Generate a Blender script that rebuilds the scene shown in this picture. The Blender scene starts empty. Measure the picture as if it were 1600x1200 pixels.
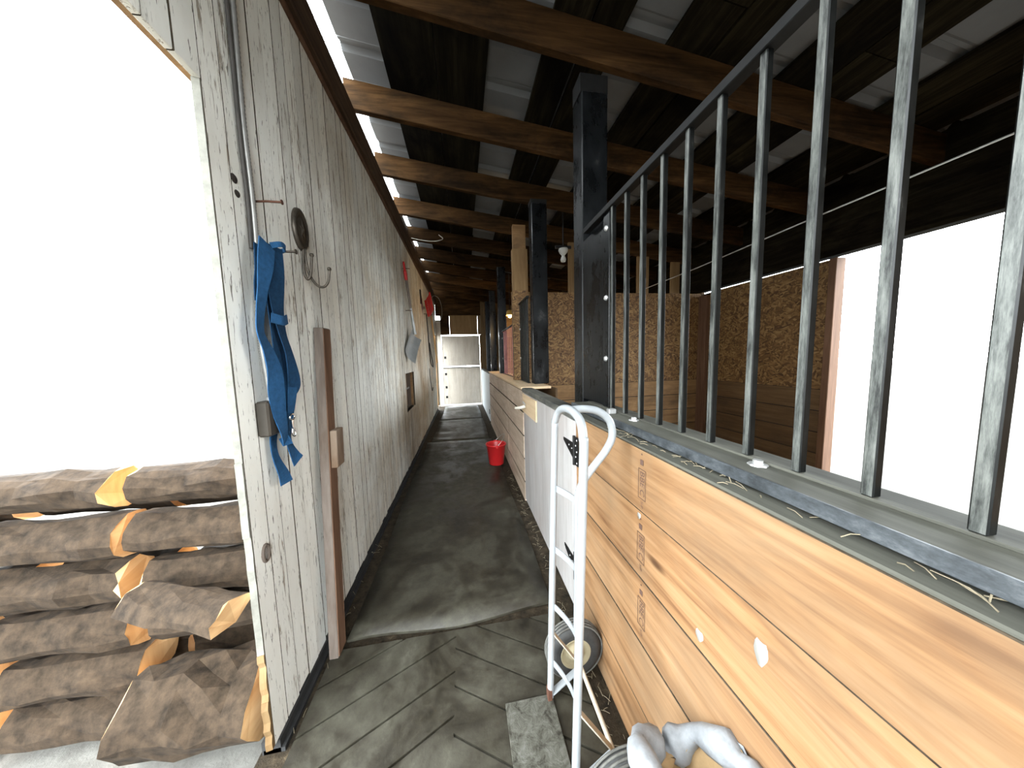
import bpy, bmesh, math, random
from mathutils import Vector, Matrix
random.seed(7)
S = bpy.context.scene
COL = S.collection
PI = math.pi

# ------------------------------------------------------------------ camera
cam_d = bpy.data.cameras.new('camera')
cam = bpy.data.objects.new('camera', cam_d); COL.objects.link(cam)
cam_d.sensor_fit = 'HORIZONTAL'; cam_d.sensor_width = 36.0; cam_d.lens = 36.0 * 460.0 / 1600.0
cam_d.clip_start = 0.02; cam_d.clip_end = 300
def _cam():
    F = 460.0; y = Vector((722 - 800, 560 - 600, F)).normalized(); r = 0.026
    t = -F * y.z / (r * y.x + y.y)
    d = Vector((r * t, t, F)).normalized()
    if d.y < 0: d = -d
    z = -d; x = y.cross(z)
    R = Matrix((x, y, z))                       # cam(x right,y down,z fwd) -> world
    cx = R @ Vector((1, 0, 0)); cy = R @ Vector((0, -1, 0)); cz = R @ Vector((0, 0, -1))
    m = Matrix((cx, cy, cz)).transposed().to_4x4()
    m.translation = (0, 0, 1.45)
    return m
cam.matrix_world = _cam()
S.camera = cam

# ------------------------------------------------------------------ world, light, exposure
w = bpy.data.worlds.new('overcast_sky'); S.world = w; w.use_nodes = True
bg = w.node_tree.nodes['Background']; bg.inputs[0].default_value = (0.90, 0.965, 1.0, 1); bg.inputs[1].default_value = 16.0
vs = S.view_settings
vs.view_transform = 'Standard'; vs.look = 'None'; vs.exposure = 0.22; vs.gamma = 1.0; vs.use_curve_mapping = False
S.cycles.use_denoising = True
S.cycles.max_bounces = 10; S.cycles.diffuse_bounces = 6; S.cycles.caustics_reflective = False; S.cycles.caustics_refractive = False
def portal(name, loc, rot, sx, sy):
    l = bpy.data.lights.new(name, 'AREA'); l.shape = 'RECTANGLE'; l.size = sx; l.size_y = sy
    l.cycles.is_portal = True
    o = bpy.data.objects.new(name, l); COL.objects.link(o); o.location = loc; o.rotation_euler = rot
portal('sky_portal_side', (-0.86, 0.45, 1.12), (0, -PI/2, 0), 2.4, 1.35)
portal('sky_portal_end', (0.0, -1.62, 1.6), (PI/2, 0, 0), 1.6, 3.3)
portal('sky_portal_far_side', (-0.86, 8.8, 1.05), (0, -PI/2, 0), 2.2, .6)
portal('sky_portal_stall_door', (3.52, 1.2, 1.12), (0, PI/2, 0), 2.2, 2.1)
portal('sky_portal_stall', (3.52, 5.3, 1.6), (0, PI/2, 0), 1.2, 1.7)

# ------------------------------------------------------------------ material helpers
M = {}
class NT:
    def __init__(s, name):
        s.m = bpy.data.materials.new(name); s.m.use_nodes = True
        s.t = s.m.node_tree; s.n = s.t.nodes; s.b = s.n['Principled BSDF']; M[name] = s.m
    def node(s, typ, **kw):
        n = s.n.new(typ)
        for k, v in kw.items(): setattr(n, k, v)
        return n
    def link(s, a, b): s.t.links.new(a, b)
    def coord(s, scale=(1,1,1), rot=(0,0,0), rnd=True):
        tc = s.node('ShaderNodeTexCoord'); mp = s.node('ShaderNodeMapping')
        mp.inputs['Scale'].default_value = scale; mp.inputs['Rotation'].default_value = rot
        if rnd:
            oi = s.node('ShaderNodeObjectInfo'); mu = s.node('ShaderNodeMath', operation='MULTIPLY'); mu.inputs[1].default_value = 37.3
            s.link(oi.outputs['Random'], mu.inputs[0])
            ad = s.node('ShaderNodeVectorMath', operation='ADD')
            s.link(tc.outputs['Object'], ad.inputs[0]); s.link(mu.outputs[0], ad.inputs[1]); s.link(ad.outputs[0], mp.inputs[0])
        else: s.link(tc.outputs['Object'], mp.inputs[0])
        return mp.outputs[0]
    def noise(s, vec, scale=5, detail=5, rough=.6, dist=0):
        n = s.node('ShaderNodeTexNoise'); n.inputs['Scale'].default_value = scale; n.inputs['Detail'].default_value = detail
        n.inputs['Roughness'].default_value = rough; n.inputs['Distortion'].default_value = dist
        if vec is not None: s.link(vec, n.inputs['Vector'])
        return n.outputs[0]
    def ramp(s, fac, stops):
        r = s.node('ShaderNodeValToRGB'); e = r.color_ramp.elements
        while len(e) < len(stops): e.new(0.5)
        for el, (p, c) in zip(e, stops):
            el.position = p; el.color = (c, c, c, 1) if isinstance(c, (int, float)) else (*c, 1)
        s.link(fac, r.inputs[0]); return r.outputs[0]
    def mix(s, fac, a, b, mode='MIX'):
        n = s.node('ShaderNodeMix', data_type='RGBA', blend_type=mode)
        for i, v in ((0, fac), (6, a), (7, b)):
            if isinstance(v, (int, float)): n.inputs[i].default_value = v
            elif isinstance(v, tuple): n.inputs[i].default_value = (*v, 1)
            else: s.link(v, n.inputs[i])
        return n.outputs[2]
    def rnd(s, lo, hi):
        oi = s.node('ShaderNodeObjectInfo'); mr = s.node('ShaderNodeMapRange')
        mr.inputs[3].default_value = lo; mr.inputs[4].default_value = hi
        s.link(oi.outputs['Random'], mr.inputs[0]); return mr.outputs[0]
    def bump(s, h, strength=.3, dist=.004):
        b = s.node('ShaderNodeBump'); b.inputs['Strength'].default_value = strength; b.inputs['Distance'].default_value = dist
        s.link(h, b.inputs['Height']); s.link(b.outputs[0], s.b.inputs['Normal'])
    def done(s, col, rough=.7, metal=0, spec=.4):
        if isinstance(col, tuple): s.b.inputs['Base Color'].default_value = (*col, 1)
        else: s.link(col, s.b.inputs['Base Color'])
        if isinstance(rough, (int, float)): s.b.inputs['Roughness'].default_value = rough
        else: s.link(rough, s.b.inputs['Roughness'])
        s.b.inputs['Metallic'].default_value = metal; s.b.inputs['Specular IOR Level'].default_value = spec
        return s.m

def axis_scale(ax, along, across):
    v = [across] * 3; v[ax] = along; return tuple(v)
def wood(name, dark, mid, light, ax, rough=.75, stain=None, stain_amt=.5, across=1.0, bump=.25, bright=(.85, 1.15), knots=False, spec=.3):
    t = NT(name)
    v = t.coord(axis_scale(ax, .06 * across, 1.0 * across))
    g = t.noise(v, 38, 6, .65, .6)
    v2 = t.coord(axis_scale(ax, .12, .9))
    g2 = t.noise(v2, 9, 4, .6, 1.2)
    c = t.ramp(g, [(.3, dark), (.5, mid), (.72, light)])
    c2 = t.ramp(g2, [(.3, dark), (.5, mid), (.7, light)])
    c = t.mix(.5, c, c2)
    if stain:
        v3 = t.coord(axis_scale(ax, .5, 1.0))
        st = t.ramp(t.noise(v3, 3.2, 5, .7, .5), [(.45, 0.0), (.68, stain_amt)])
        c = t.mix(st, c, stain)
    if knots:
        v4 = t.coord(axis_scale(ax, 1.6, 4.2))
        vo = t.node('ShaderNodeTexVoronoi'); vo.inputs['Scale'].default_value = 1.3; t.link(v4, vo.inputs['Vector'])
        kn = t.ramp(vo.outputs['Distance'], [(.04, .8), (.11, 0.0)])
        c = t.mix(kn, c, tuple(x * .45 for x in dark))
    hv = t.node('ShaderNodeHueSaturation'); t.link(c, hv.inputs['Color']); t.link(t.rnd(*bright), hv.inputs['Value'])
    t.bump(g, bump, .003)
    return t.done(hv.outputs[0], rough, 0, spec)
def plain(name, col, rough=.5, metal=0, var=.15, scale=12, spec=.4, bump=0):
    t = NT(name)
    n = t.noise(t.coord(), scale, 5, .65)
    c = t.ramp(n, [(.3, tuple(x * (1 - var) for x in col)), (.7, tuple(min(1, x * (1 + var)) for x in col))])
    if bump: t.bump(n, bump, .004)
    return t.done(c, rough, metal, spec)

# whitewashed weathered boards (grain along local z)
t = NT('whitewash')
v = t.coord((1, 1, .10)); fine = t.noise(v, 60, 7, .72, .5)
v2 = t.coord((1, 1, .22)); big = t.noise(v2, 8, 5, .65, .3)
paint = t.ramp(t.noise(t.coord((1, 1, .3)), 6, 4), [(.3, (.72, .71, .65)), (.7, (.86, .86, .81))])
bare = t.ramp(fine, [(.35, (.10, .075, .05)), (.75, (.34, .28, .21))])
thr = t.mix(.40, fine, big)
fl = t.ramp(thr, [(.560, 0.0), (.60, .9)])
c = t.mix(fl, paint, bare)
dash = t.ramp(t.noise(t.coord((1, 1, .13)), 120, 4, .6, .8), [(.625, 0.0), (.66, .85)])
c = t.mix(dash, c, (.10, .08, .06))
# grime: large patches along the wall (world position = location + local), heavier low on the wall
oi = t.node('ShaderNodeObjectInfo'); tc = t.node('ShaderNodeTexCoord')
ad = t.node('ShaderNodeVectorMath', operation='ADD'); t.link(oi.outputs['Location'], ad.inputs[0]); t.link(tc.outputs['Object'], ad.inputs[1])
mp = t.node('ShaderNodeMapping'); mp.inputs['Scale'].default_value = (1, .55, .5); t.link(ad.outputs[0], mp.inputs[0])
gr = t.ramp(t.noise(mp.outputs[0], 2.6, 6, .7, .4), [(.40, 0.0), (.64, .95)])
sx = t.node('ShaderNodeSeparateXYZ'); t.link(ad.outputs[0], sx.inputs[0])
mr = t.node('ShaderNodeMapRange'); mr.inputs[1].default_value = 1.4; mr.inputs[2].default_value = 3.0; mr.inputs[3].default_value = .18; mr.inputs[4].default_value = 1.0
t.link(sx.outputs['Y'], mr.inputs[0])
mu = t.node('ShaderNodeMath', operation='MULTIPLY'); t.link(gr, mu.inputs[0]); t.link(mr.outputs[0], mu.inputs[1])
c = t.mix(mu.outputs[0], c, t.mix(1.0, c, (.70, .59, .47), 'MULTIPLY'))
hv = t.node('ShaderNodeHueSaturation'); t.link(c, hv.inputs['Color']); t.link(t.rnd(.86, 1.08), hv.inputs['Value'])
t.bump(thr, .35, .003); t.done(hv.outputs[0], .8, 0, .2)

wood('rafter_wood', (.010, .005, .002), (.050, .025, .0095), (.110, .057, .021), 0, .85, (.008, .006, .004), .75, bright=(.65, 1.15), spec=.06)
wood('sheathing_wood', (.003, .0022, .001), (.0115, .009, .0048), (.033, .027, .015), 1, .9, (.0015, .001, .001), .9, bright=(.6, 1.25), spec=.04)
wood('ledger_wood', (.030, .018, .011), (.075, .046, .029), (.135, .09, .058), 1, .85, spec=.12)
wood('pine', (.085, .034, .012), (.275, .150, .068), (.38, .238, .128), 1, .65, (.20, .135, .08), .6, knots=True, bright=(.93, 1.07), bump=.12)
wood('pale_pine', (.44, .32, .23), (.60, .47, .36), (.72, .60, .48), 1, .7, (.33, .24, .17), .6, bright=(.85, 1.1), bump=.15)
wood('white_plywood', (.29, .265, .25), (.38, .365, .355), (.47, .455, .445), 2, .6, (.33, .26, .23), .45, across=.8, bump=.15)
wood('raw_plywood', (.45, .32, .19), (.58, .43, .27), (.68, .53, .36), 1, .7, across=.7)
wood('brown_plywood', (.10, .056, .022), (.175, .105, .045), (.24, .155, .072), 2, .75, across=.6)
wood('stall_plank', (.12, .062, .025), (.22, .125, .053), (.31, .185, .088), 0, .75, (.08, .05, .025), .7)
wood('stall_plank_y', (.06, .033, .014), (.115, .066, .029), (.17, .105, .052), 1, .75, (.07, .045, .025), .7)
wood('stud_grey', (.07, .053, .043), (.13, .104, .086), (.20, .165, .14), 2, .8, (.10, .06, .035), .4)
wood('stud_brown', (.06, .028, .015), (.115, .060, .034), (.165, .092, .055), 2, .7)
wood('block_wood', (.09, .053, .03), (.165, .105, .065), (.24, .165, .108), 2, .8, (.34, .28, .22), .5)
wood('cap_wood', (.045, .044, .036), (.080, .079, .064), (.13, .128, .104), 1, .75)
wood('cap_black', (.012, .013, .013), (.035, .037, .036), (.14, .14, .12), 1, .6, (.30, .29, .24), .55)
wood('door_panel', (.38, .33, .27), (.50, .45, .38), (.58, .53, .46), 2, .7, (.30, .27, .24), .4)
wood('blue_white_panel', (.58, .63, .66), (.70, .75, .78), (.80, .84, .86), 2, .6)
wood('log_end', (.38, .20, .08), (.58, .36, .17), (.70, .48, .26), 1, .8, across=.4)
wood('torn_wood', (.10, .055, .02), (.17, .105, .045), (.22, .15, .075), 2, .8)
plain('edge_paint', (.17, .165, .14), .8, 0, .3, 20)
wood('handle_wood', (.32, .17, .06), (.48, .29, .12), (.58, .38, .18), 2, .6)

# glossy black posts with scuffs
t = NT('black_paint')
n = t.noise(t.coord((1, 1, .5)), 9, 6, .7); c = t.ramp(n, [(.4, (.0025, .003, .0035)), (.62, (.006, .007, .008)), (.78, (.05, .05, .048))])
t.bump(t.noise(t.coord((1, 1, .1)), 30, 5), .25, .003); t.done(c, t.ramp(n, [(.3, .20), (.7, .42)]), 0, .28)
t = NT('bar_steel')
n = t.noise(t.coord((1, 1, .35)), 40, 5, .7); c = t.ramp(n, [(.4, (.004, .0045, .0045)), (.62, (.010, .0105, .010)), (.82, (.08, .078, .07))])
t.done(c, .3, .0, .22)
t = NT('pale_bar_steel')  # paler steel for the corridor-facing side of each bar
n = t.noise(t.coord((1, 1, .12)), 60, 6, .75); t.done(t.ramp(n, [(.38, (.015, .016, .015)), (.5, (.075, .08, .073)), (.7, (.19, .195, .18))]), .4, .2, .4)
t = NT('rail_steel')
n = t.noise(t.coord((1, .4, 1)), 30, 5, .7); t.done(t.ramp(n, [(.35, (.003, .003, .003)), (.7, (.010, .010, .010))]), .5, .0, .2)
t = NT('cap_steel')
n = t.noise(t.coord((1, .5, 1)), 22, 6, .75); t.done(t.ramp(n, [(.35, (.014, .017, .019)), (.52, (.05, .057, .063)), (.74, (.15, .16, .168))]), .45, .1, .5)
t.bump(n, .2, .003)
plain('red_bar', (.50, .17, .15), .4, .1)
# corrugated roofing, grey underside
plain('roof_metal', (.12, .125, .13), .55, 0, .12, 3)
# oriented strand board
t = NT('osb')
def flakes(ang, su, sv, off):
    tc = t.node('ShaderNodeTexCoord'); sp = t.node('ShaderNodeSeparateXYZ'); t.link(tc.outputs['Object'], sp.inputs[0])
    au = t.node('ShaderNodeMath', operation='ADD'); t.link(sp.outputs[0], au.inputs[0]); t.link(sp.outputs[1], au.inputs[1])
    cb = t.node('ShaderNodeCombineXYZ'); t.link(au.outputs[0], cb.inputs[0]); t.link(sp.outputs[2], cb.inputs[1])
    nz = t.node('ShaderNodeTexNoise'); nz.inputs['Scale'].default_value = 9; nz.inputs['Detail'].default_value = 2; t.link(cb.outputs[0], nz.inputs['Vector'])
    wp_n = t.node('ShaderNodeVectorMath', operation='MULTIPLY_ADD'); t.link(nz.outputs['Color'], wp_n.inputs[0]); wp_n.inputs[1].default_value = (.05, .05, 0); t.link(cb.outputs[0], wp_n.inputs[2])
    r1 = t.node('ShaderNodeMapping'); r1.inputs['Rotation'].default_value = (0, 0, ang); r1.inputs['Location'].default_value = (off, off, 0); t.link(wp_n.outputs[0], r1.inputs[0])
    r2 = t.node('ShaderNodeMapping'); r2.inputs['Scale'].default_value = (su, sv, 1); t.link(r1.outputs[0], r2.inputs[0])
    vo = t.node('ShaderNodeTexVoronoi', voronoi_dimensions='2D'); vo.inputs['Scale'].default_value = 1; t.link(r2.outputs[0], vo.inputs['Vector']); return vo
f1 = flakes(.35, 15, 70, 0); f2 = flakes(-.6, 14, 64, 3.3); f3 = flakes(1.25, 17, 66, 7.1)
def lum(f):
    s = t.node('ShaderNodeSeparateColor'); t.link(f.outputs['Color'], s.inputs[0]); return s
s1, s2, s3 = lum(f1), lum(f2), lum(f3)
sel = t.ramp(s1.outputs[1], [(.48, 0.0), (.50, 1.0)]); sel2 = t.ramp(s2.outputs[1], [(.60, 0.0), (.62, 1.0)])
val = t.mix(sel2, t.mix(sel, s1.outputs[0], s2.outputs[0]), s3.outputs[0])
c = t.ramp(val, [(.0, (.055, .025, .009)), (.35, (.125, .063, .021)), (.7, (.19, .105, .038)), (1, (.27, .165, .066))])
t.bump(val, .4, .003); t.done(c, .65, 0, .35)
# floor: rubber mats, dusty
t = NT('mat_rubber')
v = t.coord(rnd=False); a = t.noise(v, 2.2, 7, .7, .6); b = t.noise(v, 14, 6, .7)
c = t.ramp(t.mix(.3, a, b), [(.37, (.0075, .006, .0035)), (.47, (.022, .0185, .0115)), (.58, (.046, .0425, .029)), (.71, (.092, .088, .068))])
t.bump(b, .35, .006); t.done(c, t.ramp(a, [(.4, .42), (.62, .75)]), 0, .45)
t = NT('dirt')
v = t.coord(rnd=False); a = t.noise(v, 18, 8, .75)
t.bump(a, .9, .02); t.done(t.ramp(a, [(.35, (.012, .009, .006)), (.6, (.05, .037, .022)), (.75, (.16, .12, .07))]), .95, 0, .2)
t = NT('bright_gravel')
v = t.coord(rnd=False); a = t.noise(v, 12, 8, .7); t.bump(a, .5, .02); t.done(t.ramp(a, [(.3, (.09, .085, .075)), (.7, (.15, .145, .13))]), .95)
plain('stall_bedding', (.10, .062, .03), .95, 0, .5, 25, .2, .6)
plain('black_base', (.016, .016, .016), .7, 0, .4, 20, .4, .5)
plain('white_enamel', (.26, .275, .285), .32, 0, .06, 20, .5)
plain('tyre_rubber', (.035, .035, .034), .65, 0, .3, 30)
plain('tyre_dust', (.10, .098, .088), .8, 0, .35, 30)
plain('hub_tan', (.36, .31, .20), .6, .1)
plain('brace_tan', (.52, .47, .38), .55, .1)
t = NT('toe_plate_paint')
n = t.noise(t.coord(rnd=False), 24, 7, .75, .5); t.bump(n, .9, .006)
t.done(t.ramp(n, [(.38, (.02, .017, .012)), (.45, (.05, .048, .036)), (.58, (.085, .083, .068)), (.75, (.13, .13, .115))]), .8, 0, .3)
plain('red_plastic', (.55, .018, .02), .38, 0, .1, 5, .5)
plain('blue_webbing', (.013, .066, .155), .8, 0, .25, 60, .25, .5)
plain('blue_webbing_shaded', (.008, .038, .09), .85, 0, .25, 60, .2, .5)  # darker copy of the webbing: shade on some straps put into the colour
plain('old_iron', (.075, .062, .048), .42, .6, .4, 30, .5, .4)
plain('black_iron', (.012, .012, .012), .45, .3, .3, 30)
plain('rust', (.085, .035, .02), .8, .2, .4, 30)
plain('box_brown', (.045, .038, .03), .45, .3, .15, 10)
plain('chrome', (.75, .75, .76), .18, 1, .05)
plain('galvanised', (.58, .58, .57), .38, .7, .15, 30)
plain('aluminium', (.42, .43, .42), .45, .6, .15, 8)
plain('conduit_metal', (.30, .29, .27), .45, .6, .15, 30)
plain('dark_line', (.05, .045, .04), .6)
plain('yellow_plastic', (.65, .48, .08), .5)
plain('white_porcelain', (.5, .5, .47), .3)
plain('pale_rope', (.62, .58, .50), .8)
plain('bag_paper', (.25, .262, .275), .6, 0, .3, 18, .3, .8)
plain('bag_inner', (.33, .22, .11), .8, 0, .25, 14)
plain('stamp_ink', (.10, .055, .04), .8)
plain('paint_white', (.30, .29, .265), .6)
plain('straw', (.25, .21, .14), .8)
plain('bark', (.030, .020, .012), .95, 0, .65, 22, .2, 1.0)
plain('crack_black', (.02, .014, .01), .9)
plain('edge_dark', (.05, .038, .026), .95, 0, .5, 40, .1)  # dark side faces that draw the joints between boards
t = NT('lamp_glow'); t.b.inputs['Emission Color'].default_value = (1, .62, .16, 1); t.b.inputs['Emission Strength'].default_value = 9; t.done((.9, .7, .4), .4)
plain('lamp_shade', (.75, .45, .10), .4, .1)

# ------------------------------------------------------------------ mesh helpers
class MB:
    def __init__(s): s.v = []; s.f = []; s.mi = []; s.sm = []
    def add(s, vs, fs, mi=0, smooth=False):
        o = len(s.v); s.v += [tuple(p) for p in vs]
        for f in fs: s.f.append(tuple(i + o for i in f)); s.mi.append(mi); s.sm.append(smooth)
        return s
    def box(s, x0, x1, y0, y1, z0, z1, mi=0):
        vs = [(x0,y0,z0),(x1,y0,z0),(x1,y1,z0),(x0,y1,z0),(x0,y0,z1),(x1,y0,z1),(x1,y1,z1),(x0,y1,z1)]
        return s.add(vs, [(0,3,2,1),(4,5,6,7),(0,1,5,4),(1,2,6,5),(2,3,7,6),(3,0,4,7)], mi)
    def cbox(s, x0, x1, y0, y1, z0, z1, c=.003, mi=0):
        bm = bmesh.new(); bmesh.ops.create_cube(bm, size=1)
        for v in bm.verts: v.co = Vector(((x0+x1)/2 + v.co.x*(x1-x0), (y0+y1)/2 + v.co.y*(y1-y0), (z0+z1)/2 + v.co.z*(z1-z0)))
        bmesh.ops.bevel(bm, geom=bm.edges[:], offset=c, segments=1, affect='EDGES')
        bm.verts.index_update(); s.add([v.co[:] for v in bm.verts], [[v.index for v in f.verts] for f in bm.faces], mi); bm.free(); return s
    def tube(s, pts, r, n=10, mi=0, caps=True, closed=False):
        P = [Vector(p) for p in pts]; k = len(P); rr = r if isinstance(r, (list, tuple)) else [r] * k
        T = []
        for i in range(k):
            a = P[(i-1) % k] if (closed or i) else P[0]; b = P[(i+1) % k] if (closed or i < k-1) else P[-1]
            T.append((b - a).normalized())
        u = T[0].orthogonal().normalized(); vs = []
        for i in range(k):
            u = (u - T[i] * u.dot(T[i])); u = u.normalized() if u.length > 1e-6 else T[i].orthogonal().normalized()
            w_ = T[i].cross(u)
            for j in range(n):
                a = 2*PI*j/n; vs.append(P[i] + (u*math.cos(a) + w_*math.sin(a)) * rr[i])
        fs = []
        for i in range(k if closed else k-1):
            i2 = (i+1) % k
            for j in range(n): fs.append((i*n+j, i*n+(j+1) % n, i2*n+(j+1) % n, i2*n+j))
        s.add(vs, fs, mi, True)
        if caps and not closed:
            s.add(vs[:n], [tuple(range(n))[::-1]], mi); s.add(vs[-n:], [tuple(range(n))], mi)
        return s
    def lathe(s, prof, c=(0,0,0), ax=2, n=28, mi=0, smooth=True):
        vs = []; fs = []; k = len(prof)
        for r, h in prof:
            for j in range(n):
                a = 2*PI*j/n; q = [r*math.cos(a), r*math.sin(a), h]
                if ax == 1: q = [q[0], q[2], q[1]]
                elif ax == 0: q = [q[2], q[0], q[1]]
                vs.append((c[0]+q[0], c[1]+q[1], c[2]+q[2]))
        for i in range(k-1):
            for j in range(n): fs.append((i*n+j, i*n+(j+1) % n, (i+1)*n+(j+1) % n, (i+1)*n+j))
        return s.add(vs, fs, mi, smooth)
    def ribbon(s, pts, wd, width, th=.003, mi=0):
        P = [Vector(p) for p in pts]; k = len(P); vs = []; fs = []
        for i in range(k):
            t_ = (P[min(i+1, k-1)] - P[max(i-1, 0)]).normalized()
            w_ = Vector(wd[i] if isinstance(wd, list) else wd); w_ = (w_ - t_*w_.dot(t_)).normalized(); n_ = t_.cross(w_)
            W = width[i] if isinstance(width, (list, tuple)) else width
            for a, b in ((-1,-1),(1,-1),(1,1),(-1,1)): vs.append(P[i] + w_*W/2*a + n_*th/2*b)
        for i in range(k-1):
            for j in range(4): fs.append((i*4+j, i*4+(j+1) % 4, i*4+4+(j+1) % 4, i*4+4+j))
        fs += [(3,2,1,0), (k*4-4, k*4-3, k*4-2, k*4-1)]
        return s.add(vs, fs, mi)
    def prism(s, poly, z0, z1, mi=0):
        k = len(poly); vs = [(x, y, z0) for x, y in poly] + [(x, y, z1) for x, y in poly]
        fs = [tuple(range(k))[::-1], tuple(range(k, 2*k))] + [(i, (i+1) % k, k+(i+1) % k, k+i) for i in range(k)]
        return s.add(vs, fs, mi)
    def mesh(s, name, mats):
        me = bpy.data.meshes.new(name); me.from_pydata(s.v, [], s.f)
        me.polygons.foreach_set('material_index', s.mi); me.polygons.foreach_set('use_smooth', s.sm)
        for m in (mats if isinstance(mats, (list, tuple)) else [mats]): me.materials.append(M[m])
        bm = bmesh.new(); bm.from_mesh(me); bmesh.ops.recalc_face_normals(bm, faces=bm.faces); bm.to_mesh(me); bm.free()
        me.update(); return me
    def build(s, name, mats, parent=None, loc=(0,0,0), rot=(0,0,0)): return put(name, s.mesh(name, mats), parent, loc, rot)
def put(name, me, parent=None, loc=(0,0,0), rot=(0,0,0)):
    o = bpy.data.objects.new(name, me); COL.objects.link(o); o.location = loc; o.rotation_euler = rot
    if parent: o.parent = parent
    return o
def edged(me, ax, mat='edge_dark'):
    me.materials.append(M[mat])
    for p in me.polygons:
        if abs(p.normal[ax]) > .3: p.material_index = 1
    return me
def empty(name, loc=(0,0,0), rot=(0,0,0)): return put(name, None, None, loc, rot)
def tag(o, label, cat, group=None):
    o['label'] = label; o['category'] = cat
    if group: o['group'] = group
    return o
def struct(o, label=None):
    o['kind'] = 'structure'
    if label: o['label'] = label
    return o
def bez(p, n=8):           # Catmull-Rom through points
    P = [Vector(q) for q in p]; P = [2*P[0]-P[1]] + P + [2*P[-1]-P[-2]]; out = []
    for i in range(1, len(P)-2):
        a, b, c, d = P[i-1:i+3]
        for k in range(n):
            t_ = k/n
            out.append(.5*((2*b) + (c-a)*t_ + (2*a-5*b+4*c-d)*t_*t_ + (3*b-a-3*c+d)*t_**3))
    out.append(P[-2]); return out

# ================================================================== GROUND AND FLOOR
YN, YF = -1.5, 9.15                        # near and far end of the shed
XW = -0.735                                # corridor face of the whitewashed wall
g = struct(MB().box(-40, 40, -40, 40, -.30, -.06).build('ground', 'bright_gravel'), 'pale gravel yard outside the shed')
fl = struct(MB().box(-.80, 3.50, YN, YF + .1, -.06, 0).build('floor', 'dirt'), 'dark earth floor under the rubber mats of the aisle')
sf = struct(MB().box(.80, 3.40, -.25, YF - .05, 0, .03).build('floor_stall', 'stall_bedding'), 'brown bedding over the floor of the stalls')
# near mat: chevron strips
def clip(poly, f):
    out = []
    for i in range(len(poly)):
        a, b = poly[i], poly[(i+1) % len(poly)]; fa, fb = f(a), f(b)
        if fa >= 0: out.append(a)
        if fa*fb < 0:
            t_ = fa/(fa-fb); out.append((a[0]+(b[0]-a[0])*t_, a[1]+(b[1]-a[1])*t_))
    return out
mat0 = tag(empty('rubber_mat', (0, 0, 0)), 'grey rubber floor mat grooved with chevrons, nearest the camera', 'floor mat')
MB().box(-.69, .47, YN + .02, 1.475, 0, .006).build('mat_base', 'mat_rubber', mat0)
C0 = -.09; SP = .172
for side, slope, off in ((-1, .51, 1.435), (1, -.62, 1.374)):
    for k in range(-3, 17):
        y1 = off - SP*k; y0 = y1 - SP
        x0, x1 = ((-.69, C0) if side < 0 else (C0, .47))
        gk = .0055
        poly = [(x0, y0 + slope*(x0-C0) + gk), (x1, y0 + slope*(x1-C0) + gk), (x1, y1 + slope*(x1-C0) - gk), (x0, y1 + slope*(x0-C0) - gk)]
        poly = clip(poly, lambda p: 1.474 - .035*math.sin(p[0]*5) * 0 - p[1]); poly = clip(poly, lambda p: p[1] - (YN + .03)) if len(poly) > 2 else []
        if len(poly) > 2: MB().prism(poly, .0055, .0155).build('mat_strip', 'mat_rubber', mat0)
def long_mat(y0, y1, x0, x1, label, seed, z=0.0):
    rnd = random.Random(seed); nx, ny = 10, max(8, int((y1-y0)*7)); m = MB(); vs = []; fs = []
    for j in range(ny+1):
        for i in range(nx+1):
            u = i/nx; yy = y0 + (y1-y0)*j/ny
            x = x0 + (x1-x0)*u + .008*math.sin(yy*3+seed)
            if j == 0: yy += .022*math.sin(u*7+seed) + .02*(u-.5)
            h = .016 + z + .006*math.sin(yy*2.3+u*4+seed) * (1 if 0 < j < ny else .5) + rnd.uniform(-.0015, .0015)
            if j == 0: h += .002
            vs.append((x, yy, h))
    for j in range(ny):
        for i in range(nx): a = j*(nx+1)+i; fs.append((a, a+1, a+nx+2, a+nx+1))
    n = len(vs); vs2 = vs + [(a, b, max(.001, c-.014)) for a, b, c in vs]
    rim = [i for i in range(nx+1)] + [(j+1)*(nx+1)-1 for j in range(1, ny+1)] + [ny*(nx+1)+i for i in range(nx-1, -1, -1)] + [j*(nx+1) for j in range(ny-1, 0, -1)]
    fs2 = fs + [(rim[i], rim[i-1], n+rim[i-1], n+rim[i]) for i in range(len(rim))]
    m.add(vs2, fs2, 0, False)
    o = m.build('rubber_mat', 'mat_rubber')
    for p in o.data.polygons: p.use_smooth = abs(p.normal.z) > .8
    return tag(o, label, 'floor mat')
long_mat(1.515, 5.15, -.64, .46, 'long worn rubber mat in the middle of the aisle beside the red bucket', 1)
long_mat(5.17, 6.97, -.57, .43, 'dusty rubber mat beyond the red bucket with a curled edge', 2, .0)
long_mat(7.0, 9.0, -.55, .42, 'furthest rubber mat in front of the closed door', 3)

# ================================================================== LEFT WALL
wl = struct(empty('wall_left', (XW, 1.095, 0)), 'whitewashed wall of narrow upright boards')
def wall_part(name, mb, mats): return mb.build(name, mats, wl, (-XW, -1.095, 0))
BW = .083; ZB, ZT = .055, 3.07
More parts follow.
